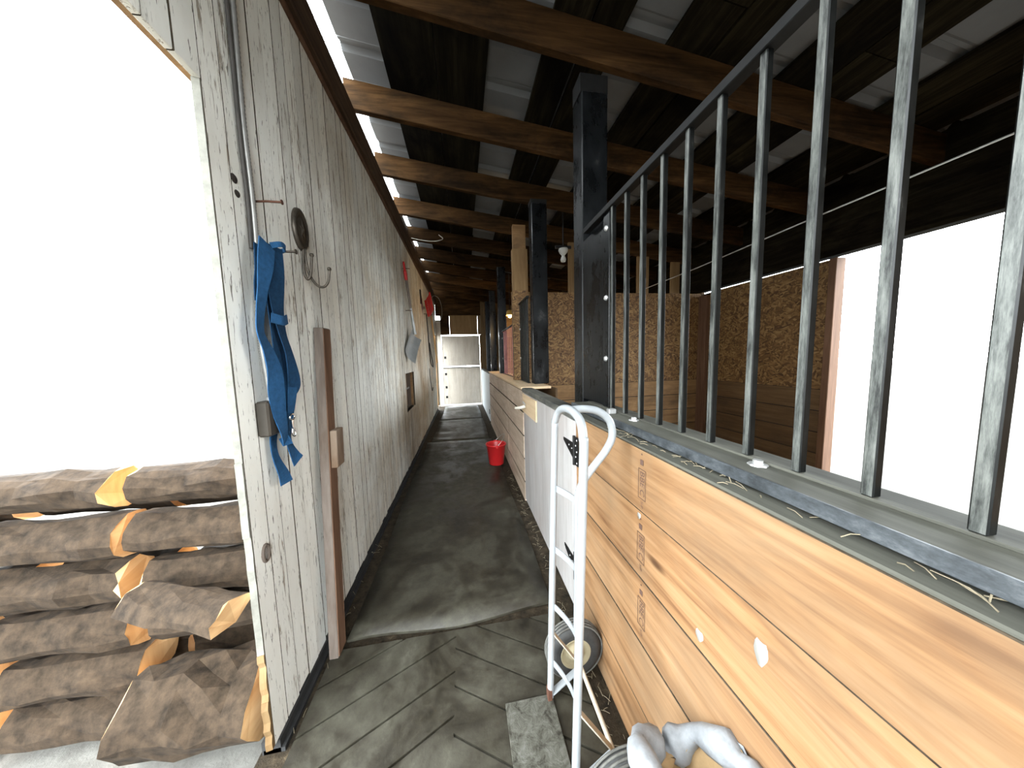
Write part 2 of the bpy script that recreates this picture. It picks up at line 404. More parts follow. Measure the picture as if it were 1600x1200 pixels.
# opening (small window) Y 4.08-4.74, z .75-1.27 ; far doorway Y 8.5-9.0
WIN = (4.00, 4.66, .76, 1.27); FD = (8.55, 9.05, .0, 2.15)
variants = {}
def board_mesh(h, k):
    key = (round(h, 3), k)
    if key not in variants:
        variants[key] = edged(MB().cbox(-.020, 0, .0002, BW-.0002, 0, h, .0013 + .0005*k).mesh('board', 'whitewash'), 1)
    return variants[key]
y = 1.095; i = 0; rb = random.Random(3)
while y < YF - .02:
    spans = [(ZB + rb.uniform(-.01, .012), ZT)]
    if WIN[0]-.02 < y < WIN[1]-.03: spans = [(spans[0][0], WIN[2]), (WIN[3], ZT)]
    if FD[0] < y < FD[1]: spans = [(FD[3], ZT)]
    for z0, z1 in spans:
        put('board', board_mesh(z1 - z0, i % 3), wl, (rb.uniform(-.0012, .0012), y - 1.095, z0), (0, 0, 0))
    y += BW; i += 1
# backing boards behind (other face of the wall), left open at window and doorway
bk = MB()
for a, b, c, d in ((1.14, WIN[0], .02, 3.25), (WIN[0], WIN[1], .02, WIN[2]), (WIN[0], WIN[1], WIN[3], 3.25), (WIN[1], FD[0], .02, 3.25), (FD[0], FD[1], FD[3], 3.25), (FD[1], YF+.05, .02, 3.25)):
    bk.box(XW-.055, XW-.022, a, b, c, d)
wall_part('wall_backing', bk, 'stall_plank')
wall_part('ledger_beam', MB().cbox(XW, XW+.040, YN, YF, 3.07, 3.265, .004), 'ledger_wood')
wall_part('ledger_strip', MB().cbox(XW, XW+.018, YN, YF, 3.045, 3.069, .003), 'stud_brown')
struct(MB().box(XW-.055, XW+.008, 1.11, FD[0], 0, .052).box(XW-.05, XW+.022, 1.11, FD[0], 0, .018).build('baseboard_left', 'black_base'), 'black strip along the foot of the whitewashed wall')
# header boards over the open doorway beside the camera, and the wall behind it
y = 1.095 - BW
while y > YN:
    zb = 2.30 if y > -.20 else ZB
    put('board', board_mesh(ZT - zb, i % 3), wl, (rb.uniform(-.0012, .0012), y - 1.095, zb), (0, 0, 0)); y -= BW; i += 1
wall_part('wall_backing', MB().box(XW-.055, XW-.022, -.16, 1.14, 2.32, 3.25).box(XW-.055, XW-.022, YN, -.16, .02, 3.25), 'stall_plank')
# torn raw edge on the near end of the wall
for k, (z0, z1, dx, mt) in enumerate(((.05, .24, .010, 'torn_wood'), (.24, .42, .003, 'torn_wood'), (.42, .86, .0, 'edge_paint'), (.86, 1.12, .003, 'edge_paint'), (1.12, 2.30, .0, 'edge_paint'))):
    mb = MB(); n = 7; vs = []; fs = []
    for q in range(n+1):
        zz = z0 + (z1-z0)*q/n; e = .012*random.random() if mt == 'torn_wood' else .003*random.random()
        vs += [(XW-.001, 1.095, zz), (XW-.021, 1.095, zz), (XW-.021, 1.090 - dx + e - .004, zz), (XW-.001, 1.090 - dx + e, zz)]
    for q in range(n):
        for j in range(4): fs.append((q*4+j, q*4+(j+1) % 4, q*4+4+(j+1) % 4, q*4+4+j))
    fs += [(3,2,1,0), (n*4, n*4+1, n*4+2, n*4+3)]
    mb.add(vs, fs); wall_part('edge_splinter', mb, mt)
# knot holes
def knot(y, z, ry, rz):
    mb = MB(); mb.tube([(XW+.002, y + ry*math.cos(a), z + rz*math.sin(a)) for a in [2*PI*k/18 for k in range(18)]], .006, 8, closed=True)
    wall_part('knot_ring', mb, 'stud_grey')
    d = MB(); n = 18; d.add([(XW+.002, y, z)] + [(XW+.001, y + ry*math.cos(2*PI*k/n), z + rz*math.sin(2*PI*k/n)) for k in range(n)], [(0, 1+k, 1+(k+1) % n) for k in range(n)])
    return d, y, z
d, _, _ = knot(1.150, .763, .016, .030); wall_part('knot', d, 'galvanised')  # pale disc painted in for daylight peeking through the hole
for (yy, zz, r) in ((1.192, 2.075, .016), (1.20, 2.03, .013)):
    d = MB(); d.lathe([(0, .004), (r*.7, .004), (r, .0)], (XW, yy, zz), 0, 12); wall_part('knot', d, 'crack_black')
# small recessed window with brown board behind
w1 = struct(empty('window_1', (XW, (WIN[0]+WIN[1])/2, WIN[2])), 'small unglazed opening in the whitewashed wall')
W0 = Vector((XW, (WIN[0]+WIN[1])/2, WIN[2]))
def wp(name, mb, mt): mb.build(name, mt, w1, tuple(-W0))
wp('back_board', MB().box(XW-.13, XW-.115, WIN[0]-.03, WIN[1]+.03, WIN[2]-.02, WIN[3]+.02), 'raw_plywood')
wp('frame_side', MB().box(XW-.115, XW-.002, WIN[0]-.03, WIN[0]-.005, WIN[2], WIN[3]), 'stud_grey'); wp('frame_side', MB().box(XW-.115, XW-.002, WIN[1]+.005, WIN[1]+.03, WIN[2], WIN[3]), 'stud_grey')
wp('frame_sill', MB().box(XW-.115, XW-.002, WIN[0]-.03, WIN[1]+.03, WIN[2]-.02, WIN[2]), 'paint_white'); wp('frame_head', MB().box(XW-.115, XW-.002, WIN[0]-.03, WIN[1]+.03, WIN[3], WIN[3]+.02), 'stud_grey')
wp('cross_strip', MB().box(XW-.09, XW-.075, WIN[0], WIN[1], 1.02, 1.045), 'paint_white')

# ================================================================== ROOF
ce = struct(empty('ceiling', (0, 0, 3.19)), 'dark shed roof of rafters, boards and grey metal sheets')
SL = .125; ANG = math.atan(SL)
def zr(x, a=3.19): return a - SL*x
XR = 3.55
def slab(name, x0, x1, y0, y1, a0, a1, mt):
    m = MB(); vs = []
    for a in (a0, a1):
        for (x, yy) in ((x0, y0), (x1, y0), (x1, y1), (x0, y1)): vs.append((x, yy, zr(x, a) - 3.19))
    m.add(vs, [(0,3,2,1),(4,5,6,7),(0,1,5,4),(1,2,6,5),(2,3,7,6),(3,0,4,7)])
    return m.build(name, mt, ce)
RAFT = [-1.42, -.64, .14, .92, 1.695, 2.465, 3.240, 4.055, 4.875, 5.68, 6.48, 7.28, 8.08, 8.88]
rm = None
for yy in RAFT:
    if rm is None:
        m = MB(); vs = []
        for a in (0, .2):
            for (x, q) in ((-.765, 0), (XR, 0), (XR, .048), (-.765, .048)): vs.append((x, q, -SL*x + a))
        m.add(vs, [(0,3,2,1),(4,5,6,7),(0,1,5,4),(1,2,6,5),(2,3,7,6),(3,0,4,7)])
        rm = m.mesh('rafter', 'rafter_wood')
        bm = bmesh.new(); bm.from_mesh(rm); bmesh.ops.bevel(bm, geom=bm.edges[:], offset=.004, segments=1, affect='EDGES'); bm.to_mesh(rm); bm.free()
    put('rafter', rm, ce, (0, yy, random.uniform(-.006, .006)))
SHB = [(-.44, -.10), (-.095, .245), (.575, .78), (.785, .975), (1.255, 1.52), (1.525, 1.74), (2.02, 2.30), (2.305, 2.55), (2.82, 3.10), (3.105, 3.38)]
for k, (x0, x1) in enumerate(SHB):
    cuts = [YN, 1.1 + .35*(k % 3), 4.08 + .8*(k % 2), 7.30, YF + .2]
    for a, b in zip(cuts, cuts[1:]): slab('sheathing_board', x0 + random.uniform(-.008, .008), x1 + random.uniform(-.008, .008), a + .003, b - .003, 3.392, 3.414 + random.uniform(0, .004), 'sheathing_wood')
for a, b in zip(RAFT[7:], RAFT[8:] + [YF + .1]):
    MB().box(-.765, -.735, a + .05, b - .002, .075, .29 - .035*random.random()).build('blocking_board', 'ledger_wood', ce)
# roofing sheets with ribs running down the slope
prof = []
P0 = .30
for k in range(4):
    b = k*P0
    prof += [(b, 0), (b+.20, 0), (b+.215, .008), (b+.235, .008), (b+.25, .028), (b+.275, .028)]
prof.append((4*P0, 0))
vs = []; fs = []
for x in (-.705, XR + .25):
    for q, h in prof: vs.append((x, q, -SL*x + h))
n = len(prof)
for q in range(n-1): fs.append((q, q+1, n+q+1, n+q))
sm = MB().add(vs, fs).mesh('roofing_sheet', 'roof_metal')
yy = YN - .1
while yy < YF + .2:
    put('roofing_sheet', sm, ce, (0, yy, .228)); yy += 4*P0

# ================================================================== STALL SIDE: near half wall
wh = struct(empty('wall_stall_front', (.57, 1.43, 0)), 'half wall of orange pine planks below the barred stall front')
def hp(name, mb, mt, par=None): return mb.build(name, mt, par or wh, (-.57, -1.43, 0))
XH = .57; Y0H = -.28
SE = [.0, .213, .452, .686, .923, 1.137]
planks = []
for k in range(5):
    m = edged(MB().cbox(0, .036, Y0H - 1.43, 0, 0, SE[k+1]-SE[k]-.002, .0018).mesh('plank', 'pine'), 2)
    planks.append(put('plank', m, wh, (random.uniform(-.002, .002) , 0, SE[k] + .001)))
hp('sill_plate', MB().cbox(XH+.004, .80, Y0H, 1.60, 1.118, 1.142, .003), 'cap_wood')
hp('cap_board', MB().cbox(.624, .80, Y0H, 1.63, 1.146, 1.177, .003), 'cap_wood')
hp('cap_edge', MB().cbox(.617, .6235, Y0H, 1.62, 1.150, 1.180, .0015), 'cap_steel')
for k in range(5): hp('inner_plank', MB().cbox(.78, .80, Y0H, 1.62, SE[k], SE[k+1]-.01, .003), 'stall_plank_y')
hp('end_stud', MB().box(.61, .70, 1.36, 1.43, 0, 1.118), 'stall_plank')
for yy, zz in ((1.10, 1.182), (.58, 1.183)): hp('anchor_bolt', MB().lathe([(0, .012), (.010, .012), (.011, .004), (.020, .003), (.021, 0)], (.69, yy, 1.177), 2, 8, 0, False), 'galvanised')
hp('corner_clip', MB().cbox(.655, .69, 1.24, 1.27, 1.177, 1.200, .003), 'galvanised')
# grade stamps printed on the planks
def text_mesh(body, size):
    c = bpy.data.curves.new('stamp', 'FONT'); c.body = body; c.size = size; c.align_x = 'CENTER'; c.align_y = 'CENTER'
    o = bpy.data.objects.new('stamp', c); COL.objects.link(o)
    dg = bpy.context.evaluated_depsgraph_get(); me = bpy.data.meshes.new_from_object(o.evaluated_get(dg))
    bpy.data.objects.remove(o); bpy.data.curves.remove(c); return me
tm = text_mesh('BBE', .034); tm2 = text_mesh('C', .034); tm3 = text_mesh('S-P', .018)
for t_ in (tm, tm2, tm3): t_.materials.clear(); t_.materials.append(M['stamp_ink'])
def stamp(pl, y, z):
    # text plane facing -X, reading direction along -z (turned sideways)
    px = planks[pl]; lx = -.0012 - 0; base = Vector((-.0015, y - 1.43, z - SE[pl] - .001))
    rot = Matrix(((0, 0, -1), (0, 1, 0), (1, 0, 0))).to_euler()
    r = Matrix(((0, 0, -1), (0, -1, 0), (-1, 0, 0)))   # local x -> -z world, local y -> -y, local z -> -x
    eul = r.to_euler()
    def add(me, dz, dy=0):
        o = put('grade_stamp', me, px, base + Vector((0, dy, dz)), eul); return o
    add(tm, .012); add(tm2, -.034); add(tm3, -.075)
    b = MB()
    for (a0, a1, b0, b1) in ((-.020, .020, .044, .046), (-.020, .020, -.056, -.054), (-.020, -.0185, -.056, .046), (.0185, .020, -.056, .046)):
        b.box(-.0006, 0, a0, a1, b0, b1)
    b.box(-.0006, 0, -.006, .010, .060, .078); b.box(-.0006, 0, 0, .005, .094, .099)
    b.build('stamp_frame', 'stamp_ink', px, base)
stamp(4, .855, 1.025); stamp(3, .860, .800); stamp(2, .850, .570)
for pl, yy, zz, ry, rz in ((3, .607, .726 , .012, .014), (3, .455, .842, .014, .026), (3, .873, .902, .009, .010)):
    m = MB().lathe([(0, -.0012), (1, -.0012), (1.05, 0)], (0, 0, 0), 0, 14)
    m.v = [(a, b*ry, c*rz*(1 + .25*math.sin(3*math.atan2(c, b)))) for a, b, c in m.v]
    m.build('paint_spot', 'paint_white', planks[pl], (0, yy-1.43, zz-SE[pl]))

# barred grille on the near half wall
def bar_meshes(h, mt='bar_steel', wd=.020):
    me = MB().cbox(-wd/2, wd/2, -wd/2, wd/2, 0, h, .002).mesh('bar', mt)
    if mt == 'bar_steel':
        me.materials.append(M['pale_bar_steel'])
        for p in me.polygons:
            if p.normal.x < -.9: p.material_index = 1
    return me
XG = .72
gr = tag(empty('stall_grille', (XG, 1.6, 1.177)), 'tall black barred stall grille on the orange half wall', 'stall grille')
def gp(name, mb, mt, par=gr): return mb.build(name, mt, par, (-XG, -1.6, -1.177))
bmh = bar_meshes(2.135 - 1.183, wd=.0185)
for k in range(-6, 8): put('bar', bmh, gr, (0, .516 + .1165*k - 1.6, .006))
gp('top_rail', MB().cbox(XG-.018, XG+.018, Y0H, 1.64, 2.132, 2.160, .002), 'rail_steel')
gp('bottom_rail', MB().cbox(XG-.012, XG+.010, Y0H, 1.60, 1.177, 1.183, .001), 'cap_wood')
gp('end_stile', MB().cbox(XG-.004, XG+.012, 1.362, 1.425, 1.184, 2.132, .002), 'black_paint')
for zz in (2.06, 1.73, 1.43): gp('bolt', MB().lathe([(0, -.010), (.009, -.009), (.013, -.004), (.014, 0)], (XG-.004, 1.392, zz), 0, 12), 'galvanised')

# posts
def post(x0, x1, y, zt, label, d=.14, extra=True, z0=0):
    r = tag(empty('stall_post', ((x0+x1)/2, y + d/2, 0)), label, 'post')
    L = (-(x0+x1)/2, -(y+d/2), 0)
    MB().cbox(x0, x1, y, y+d, z0, zt, .006).build('post_shaft', 'black_paint', r, L)
    MB().box(x0-.004, x1+.004, y+.012, y+d-.01, zt, zr(x1+.004) - .0).build('post_head', 'black_iron', r, L)
    return r, L
pa, L = post(.742, .905, 1.745, 2.975, 'thick black post right behind the stall grille, at the near end of the white gate')
MB().cbox(.745, .775, 1.44, 1.744, 1.18, 2.13, .003).build('side_plank', 'black_paint', pa, L)
MB().cbox(.776, .835, 1.655, 1.744, 1.12, 2.13, .003).build('front_batten', 'black_paint', pa, L)
pb, L = post(.765, .930, 3.10, 3.03, 'scuffed black post standing at the far end of the white gate', .13, z0=1.153)
post(.69, .835, 5.45, 3.08, 'black post by the glowing lamp, first beyond the strand board partition', .14, z0=1.153)
post(.715, .86, 7.35, 3.08, 'narrow dark post beyond the lamp, second from the far door', .14)
post(.72, .86, 8.72, 3.08, 'thin dark post closest to the far door', .14)

# ================================================================== GATE
gt = tag(empty('stall_gate', (.585, 1.435, 0)), 'low white plywood stall gate with a black hinge and worn black cap', 'gate')
LG = (-.585, -1.435, 0)
MB().cbox(.565, .585, 1.437, 2.745, .05, 1.108, .003).build('gate_panel', 'white_plywood', gt, LG)
MB().cbox(.585, .625, 1.45, 2.73, .08, 1.10, .003).build('gate_frame', 'stall_plank_y', gt, LG)
MB().cbox(.560, .66, 1.445, 2.79, 1.110, 1.150, .005).build('gate_cap', 'cap_black', gt, LG)
for zc in (.955, .31):
    h = MB(); h.box(.5605, .5645, 1.385, 1.428, zc-.075, zc+.075).build('hinge_plate', 'black_iron', gt, LG)
    hp_ = MB().tube([(.559, 1.434, zc-.078), (.559, 1.434, zc+.078)], .0075, 10).build('hinge_pin', 'black_iron', gt, LG)
    s = MB(); s.add([(.5645, 1.44, zc-.055), (.5645, 1.44, zc+.035), (.5645, 1.60, zc+.028), (.5645, 1.60, zc+.012), (.5605, 1.44, zc-.055), (.5605, 1.44, zc+.035), (.5605, 1.60, zc+.028), (.5605, 1.60, zc+.012)], [(0,1,2,3),(4,7,6,5),(0,4,5,1),(1,5,6,2),(2,6,7,3),(3,7,4,0)])
    st = s.build('hinge_strap', 'black_iron', gt, LG)
    for q in range(5):
        MB().lathe([(0, -.0025), (.004, -.002), (.0055, 0)], (.5605, 1.400 + .014*(q % 2), zc - .06 + .03*q), 0, 8).build('screw', 'galvanised', gt, LG)
    for q in range(2): MB().lathe([(0, -.0025), (.004, -.002), (.0055, 0)], (.5605, 1.47 + .04*q, zc + .008*q), 0, 8).build('screw', 'galvanised', gt, LG)
MB().cbox(.553, .5645, 2.225, 2.735, .93, 1.102, .002).build('patch_board', 'raw_plywood', gt, LG)
lt = MB().tube([(.552, 2.60, 1.00), (.50, 2.62, .985), (.475, 2.68, .975)], [.016, .014, .012], 10).build('latch_handle', 'pale_rope', gt, LG)
MB().tube([(.55, 2.60, 1.01), (.535, 2.56, 1.03), (.53, 2.60, 1.045), (.54, 2.63, 1.02)], .006, 8).build('latch_loop', 'galvanised', gt, LG)

# ================================================================== far half wall
w2 = struct(empty('wall_stall_front_far', (.57, 2.80, 0)), 'pale plank half wall beyond the white gate')
for k in range(5):
    for a, b in ((2.80, 3.82), (3.82, 6.42)):
        m = MB().cbox(0, .034, a-2.80+.002, b-2.80-.002, 0, SE[k+1]-SE[k]-.006, .004)
        put('plank', edged(m.mesh('plank', 'pale_pine'), 2), w2, (random.uniform(-.003, .003), 0, SE[k]-.01))
MB().cbox(-.012, .30, .03, 3.62, 1.128, 1.152, .003).build('cap_board', 'raw_plywood', w2)
for k in range(5): MB().cbox(.335, .355, 0, 3.6, SE[k], SE[k+1]-.008, .003).build('inner_plank', 'stall_plank_y', w2)
w3 = tag(empty('gate_panel_far', (.57, 6.5, 0)), 'pale blue-white low gate near the far door', 'gate')
w3.name = 'low_gate'
MB().cbox(-.005, .03, 0, 2.60, .03, 1.10, .004).build('gate_panel', 'blue_white_panel', w3)
MB().cbox(-.012, .06, -.02, 2.60, 1.10, 1.13, .004).build('gate_cap', 'cap_black', w3)
MB().box(-.016, -.006, -.02, .03, .2, .30).build('hinge_plate', 'black_iron', w3)
# grilles further on
def grille(y0, y1, z0, z1, x, mt, label, sp=.1, bolts=True):
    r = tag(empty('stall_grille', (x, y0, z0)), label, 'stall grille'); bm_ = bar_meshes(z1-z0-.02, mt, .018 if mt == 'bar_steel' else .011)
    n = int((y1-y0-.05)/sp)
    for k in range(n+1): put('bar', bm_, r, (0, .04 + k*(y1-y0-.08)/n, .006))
    MB().cbox(-.016, .016, 0, y1-y0, z1-z0-.022, z1-z0, .002).build('top_rail', 'rail_steel', r)
    MB().cbox(-.016, .016, 0, y1-y0, 0, .008, .002).build('bottom_rail', 'rail_steel', r)
    if bolts:
        MB().cbox(-.006, .01, y1-y0-.07, y1-y0-.02, .01, z1-z0-.03, .002).build('end_stile', 'black_paint', r)
        for zz in (.28, .64): MB().lathe([(0, -.010), (.012, -.008), (.015, 0)], (-.006, y1-y0-.045, zz), 0, 12).build('bolt', 'galvanised', r)
    return r
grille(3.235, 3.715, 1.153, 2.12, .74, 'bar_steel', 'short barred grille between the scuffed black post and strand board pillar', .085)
grille(3.86, 5.44, 1.153, 1.93, .75, 'red_bar', 'reddish barred grille under the glowing lamp', .16)

# ================================================================== PARTITIONS AND OUTER WALL
def hplanks(par, loc, n, pitch, x0, x1, y0, y1, mt):
    for k in range(n): put('plank', edged(MB().cbox(x0, x1, y0, y1, 0, pitch-.001, .004).mesh('plank', mt), 2, 'crack_black'), par, (loc[0], loc[1], loc[2] + k*pitch))
YP = 3.80; XO = 3.42
wp_ = struct(empty('wall_partition', (.86, YP, 0)), 'stall partition of planks below and strand board above')
hplanks(wp_, (0, 0, .0), 5, .212, 0, XO-.86, 0, .04, 'stall_plank')
for a, b in ((0, 1.25), (1.253, XO-.86)): MB().cbox(a, b, .005, .022, 1.059, 2.283, .002).build('strand_board', 'osb', wp_)
for a, b, zt in ((.57, .74, 2.93), (1.56, 1.74, 2.78), (2.08, 2.22, 2.72)): MB().cbox(a, b, .024, .045, 2.1, zt, .002).build('upright_board', 'brown_plywood', wp_)
pc = tag(empty('partition_pillar', (.76, 3.77, 1.15)), 'square pillar of strand board with plain plywood above, beside the short grille', 'pillar')
MB().cbox(-.105, .10, -.05, .05, .003, 1.13, .003).build('strand_board_casing', 'osb', pc)
MB().cbox(-.095, .10, -.045, .045, 1.131, 1.64, .003).build('plywood_casing', 'brown_plywood', pc)
MB().box(-.08, .08, -.035, .035, 1.641, 1.93).build('pillar_core', 'stall_plank', pc)
wo = struct(empty('wall_right', (XO, YP, 0)), 'outer stall wall of planks and strand board with a light gap on top')
DA, DB = .15 - YP, 2.27 - YP          # open stall doorway to the yard, beside the frame
for k in range(5):
    for a, b in ((-4.2, DA), (DB, 0)): put('plank', edged(MB().cbox(0, .04, a, b, 0, .211, .004).mesh('plank', 'stall_plank_y'), 2, 'crack_black'), wo, (0, 0, k*.212))
for a, b in ((-.80, -.14), (DB, -.803), (-4.2, DA)): MB().cbox(.006, .022, a, b, 1.058, 2.278, .002).build('strand_board', 'osb', wo)
MB().cbox(-.05, .04, -.14, -.003, 0, 2.24, .004).build('corner_post', 'stud_brown', wo)
MB().box(.041, .05, -4.2, DA, 0, 2.278).box(.041, .05, DB, 0, 0, 2.278).build('wall_backing', 'sheathing_wood', wo)
MB().cbox(-.06, .045, DB - .06, DB - .001, 0, 2.27, .004).build('door_jamb', 'stud_brown', wo)
MB().cbox(-.06, .045, DA + .001, DA + .06, 0, 2.27, .004).build('wall_stud', 'stud_brown', wo)
MB().cbox(-.03, .05, -5.3, 5.4, 2.30, 2.56, .004).build('header_beam', 'sheathing_wood', wo)
MB().box(.05, .08, -5.3, 5.45, 2.30, 3.02).build('upper_boarding', 'sheathing_wood', wo)
for a, b, c, d in ((0, .65, 0, 2.31), (.65, 2.35, 0, 1.0), (.65, 2.35, 2.15, 2.31), (2.35, 5.4, 0, 2.31)): MB().cbox(0, .05, a, b, c, d, .004).build('far_boarding', 'stall_plank_y', wo)
w4 = struct(empty('wall_partition_far', (.86, 6.62, 0)), 'dark plank partition of the far stall')
hplanks(w4, (0, 0, 0), 10, .236, 0, XO-.86, 0, .04, 'stall_plank')
w5 = struct(empty('wall_near', (.80, Y0H - .04, 0)), 'plank partition at the near side of the stall')
hplanks(w5, (0, 0, 0), 12, .236, 0, XO-.80, 0, .04, 'stall_plank')
wn = struct(empty('wall_entrance', (0, YN, 0)), 'board wall with an open doorway behind the camera')
for a, b, c, d in ((.80, 2.1, 0, 3.1), (2.1, XO + .1, 0, 2.95)): MB().box(a, b, -.04, 0, c, d).build('wall_panel', 'brown_plywood', wn)
MB().box(XO, XO + .04, YN, Y0H - .3, 0, 2.9).build('wall_panel', 'brown_plywood', wn, (0, -YN, 0))
# end wall with door
we = struct(empty('wall_back', (0, YF, 0)), 'end wall around the far door')
for a, b in ((.60, 1.55), (1.553, 2.5), (2.503, XO)): MB().cbox(a, b, 0, .03, 0, zr(b) + .23, .003).build('wall_panel', 'brown_plywood', we)
MB().cbox(-.60, -.335, .0, .02, 2.165, 2.74, .003).build('header_board', 'rafter_wood', we)
MB().cbox(-.33, .50, -.02, .012, 2.165, 2.74, .003).build('header_board', 'brown_plywood', we)
MB().cbox(.505, .598, -.02, .012, 2.165, 2.74, .003).build('header_board', 'brown_plywood', we)
MB().cbox(-.735, .60, .0, .03, 2.72, 3.42, .003).build('upper_board', 'rafter_wood', we)
MB().cbox(-.735, -.60, -.04, .05, 0, 2.6, .004).build('jamb', 'door_panel', we)
MB().cbox(.555, .60, -.04, .05, 0, 2.16, .004).build('jamb', 'stall_plank', we)
dr = struct(empty('door_1', (0, YF, 0)), 'beige two-leaf stable door at the end of the aisle, daylight round its edges')
MB().cbox(-.588, .546, -.005, .025, .055, 1.192, .003).build('lower_leaf', 'door_panel', dr)
MB().cbox(-.588, .546, -.005, .025, 1.225, 2.130, .003).build('upper_leaf', 'door_panel', dr)
MB().cbox(-.60, .62, -.03, -.006, 1.166, 1.184, .003).build('door_bolt_bar', 'black_iron', dr)
for zz in (.25, .55, .95, 1.45): MB().box(-.53, -.47, -.014, -.005, zz, zz+.07).build('hinge_plate', 'black_iron', dr)

# ================================================================== THINGS ON THE LEFT WALL
W = XW
# armoured conduit
pts = bez([(W+.014, 1.262, 3.04), (W+.014, 1.252, 2.6), (W+.014, 1.245, 2.30), (W+.015, 1.250, 2.05), (W+.016, 1.243, 1.84), (W+.016, 1.218, 1.57), (W+.017, 1.228, 1.40), (W+.017, 1.234, 1.322)], 40)
co = tag(MB().tube(pts, [.0085 + (.0016 if k % 2 else 0) for k in range(len(pts))], 9).build('armoured_cable', 'conduit_metal'), 'ribbed silver armoured cable running down the white wall into the brown box', 'cable')
pts = bez([(W+.010, 1.235, 3.04), (W+.010, 1.230, 2.5), (W+.010, 1.229, 2.2), (W+.010, 1.234, 2.02), (W+.010, 1.228, 1.86)], 12)
tag(MB().tube(pts, .0065, 8).build('dark_line', 'dark_line'), 'thin dark line beside the ribbed silver cable', 'cable')  # thin dark tube running down next to the conduit
# switch box
sb = tag(empty('switch_box', (W, 1.222, 1.185)), 'small dark brown metal switch box at the foot of the ribbed cable', 'switch box')
MB().cbox(.001, .043, -.050, .030, 0, .128, .006).build('box_cover', 'box_brown', sb)
MB().cbox(.004, .028, .0305, .042, .025, .11, .003).build('terminal_strip', 'yellow_plastic', sb)
for zz, yy in ((.104, -.01), (.032, 0.0)): MB().lathe([(0, .004), (.004, .003), (.0055, 0)], (.043, yy, zz), 0, 10).build('screw', 'galvanised', sb)
MB().lathe([(.013, 0), (.013, .012)], (.018, .012, .127), 2, 12).build('cable_clamp', 'galvanised', sb)
# nails
def nail(y, z, ln, r, label, dy=0, dz=0, mt='rust'):
    n = MB().tube([(0, 0, 0), (ln*.5, dy*.5, dz*.5 + .002), (ln, dy, dz)], r, 8)
    n.tube([(ln, dy, dz), (ln+.003, dy, dz)], r*2.1, 10)
    return tag(n.build('nail', mt, None, (W-.002, y, z)), label, 'nail')
nail(1.277, 2.043, .098, .0042, 'long rusty spike nail driven into the white wall above the blue halter', 0, .003)
nail(1.385, 1.900, .075, .005, 'bent dark nail carrying the blue halter', .01, .008, 'old_iron')
nail(4.22, 2.66, .09, .004, 'nail holding up the shovel by its red handle')
nail(4.28, 2.12, .08, .004, 'nail under the middle of the shovel shaft')
# blue halter
ha = tag(empty('blue_halter', (W, 1.30, 1.88)), 'blue webbing horse halter hanging in folds from a nail', 'halter')
def strap(p, wid=.052, mt='blue_webbing', tilt=None, x=-.695):
    q = bez([(a[2] if len(a) > 2 else x, a[0], a[1]) for a in p], 6)
    wd = []
    for k in range(len(q)):
        if tilt is None: wd.append((.25, 1, 0))
        else:
            f = k/(len(q)-1)*(len(tilt)-1); i0 = min(int(f), len(tilt)-2); a = tilt[i0] + (tilt[i0+1]-tilt[i0])*(f-i0); wd.append((math.sin(a), math.cos(a), 0.05))
    MB().ribbon(q, wd, wid, .003).build('strap', mt, ha, (-W, -1.30, -1.88))
def rows(L, mt, sway):
    q = bez([(x + .006*math.sin(k*1.3 + sway), yy, zz) for k, (yy, zz, x, wd) in enumerate(L)], 5)
    wd = []
    for k in range(len(q)):
        f = min(k/5, len(L)-1.0001); i0 = int(f); wd.append(L[i0][3] + (L[min(i0+1, len(L)-1)][3] - L[i0][3])*(f-i0))
    dirs = [(.18*math.sin(k*.22 + sway), 1, 0) for k in range(len(q))]
    MB().ribbon(q, dirs, wd, .003).build('strap', mt, ha, (-W, -1.30, -1.88))
rows([(1.245, 1.885, -.684, .08), (1.21, 1.785, -.684, .062), (1.194, 1.715, -.684, .046), (1.178, 1.624, -.684, .048), (1.17, 1.557, -.684, .058), (1.19, 1.491, -.684, .072), (1.208, 1.421, -.684, .074), (1.216, 1.343, -.684, .076), (1.231, 1.258, -.682, .07), (1.238, 1.196, -.680, .062), (1.245, 1.150, -.688, .05), (1.262, 1.165, -.70, .04)], 'blue_webbing', .2)
rows([(1.288, 1.892, -.692, .085), (1.289, 1.784, -.692, .09), (1.296, 1.666, -.692, .085), (1.315, 1.569, -.692, .075), (1.333, 1.494, -.692, .064), (1.341, 1.416, -.692, .066), (1.347, 1.357, -.692, .07), (1.338, 1.321, -.694, .055)], 'blue_webbing_shaded', 1.2)
rows([(1.295, 1.880, -.708, .08), (1.302, 1.764, -.708, .10), (1.303, 1.642, -.708, .105), (1.302, 1.519, -.708, .09), (1.302, 1.393, -.708, .072), (1.298, 1.316, -.708, .07), (1.289, 1.24, -.708, .05)], 'blue_webbing_shaded', 2.2)
rows([(1.228, 1.872, -.704, .043), (1.213, 1.786, -.704, .035), (1.204, 1.728, -.704, .030), (1.202, 1.672, -.704, .024)], 'blue_webbing_shaded', .6)
rows([(1.337, 1.35, -.697, .05), (1.326, 1.273, -.697, .048), (1.309, 1.196, -.697, .048), (1.295, 1.13, -.697, .048), (1.308, 1.071, -.694, .062), (1.318, 1.045, -.690, .064)], 'blue_webbing', 1.8)
rows([(1.241, 1.225, -.714, .056), (1.231, 1.153, -.714, .052), (1.231, 1.091, -.712, .050), (1.240, 1.023, -.704, .060), (1.24, .985, -.698, .06)], 'blue_webbing', 3.0)
q = [(-.676, 1.215, 1.615), (-.664, 1.262, 1.610), (-.676, 1.315, 1.622)]
MB().ribbon(bez(q, 5), (0, 0, 1), .036, .003).build('cross_strap', 'blue_webbing', ha, (-W, -1.30, -1.88))
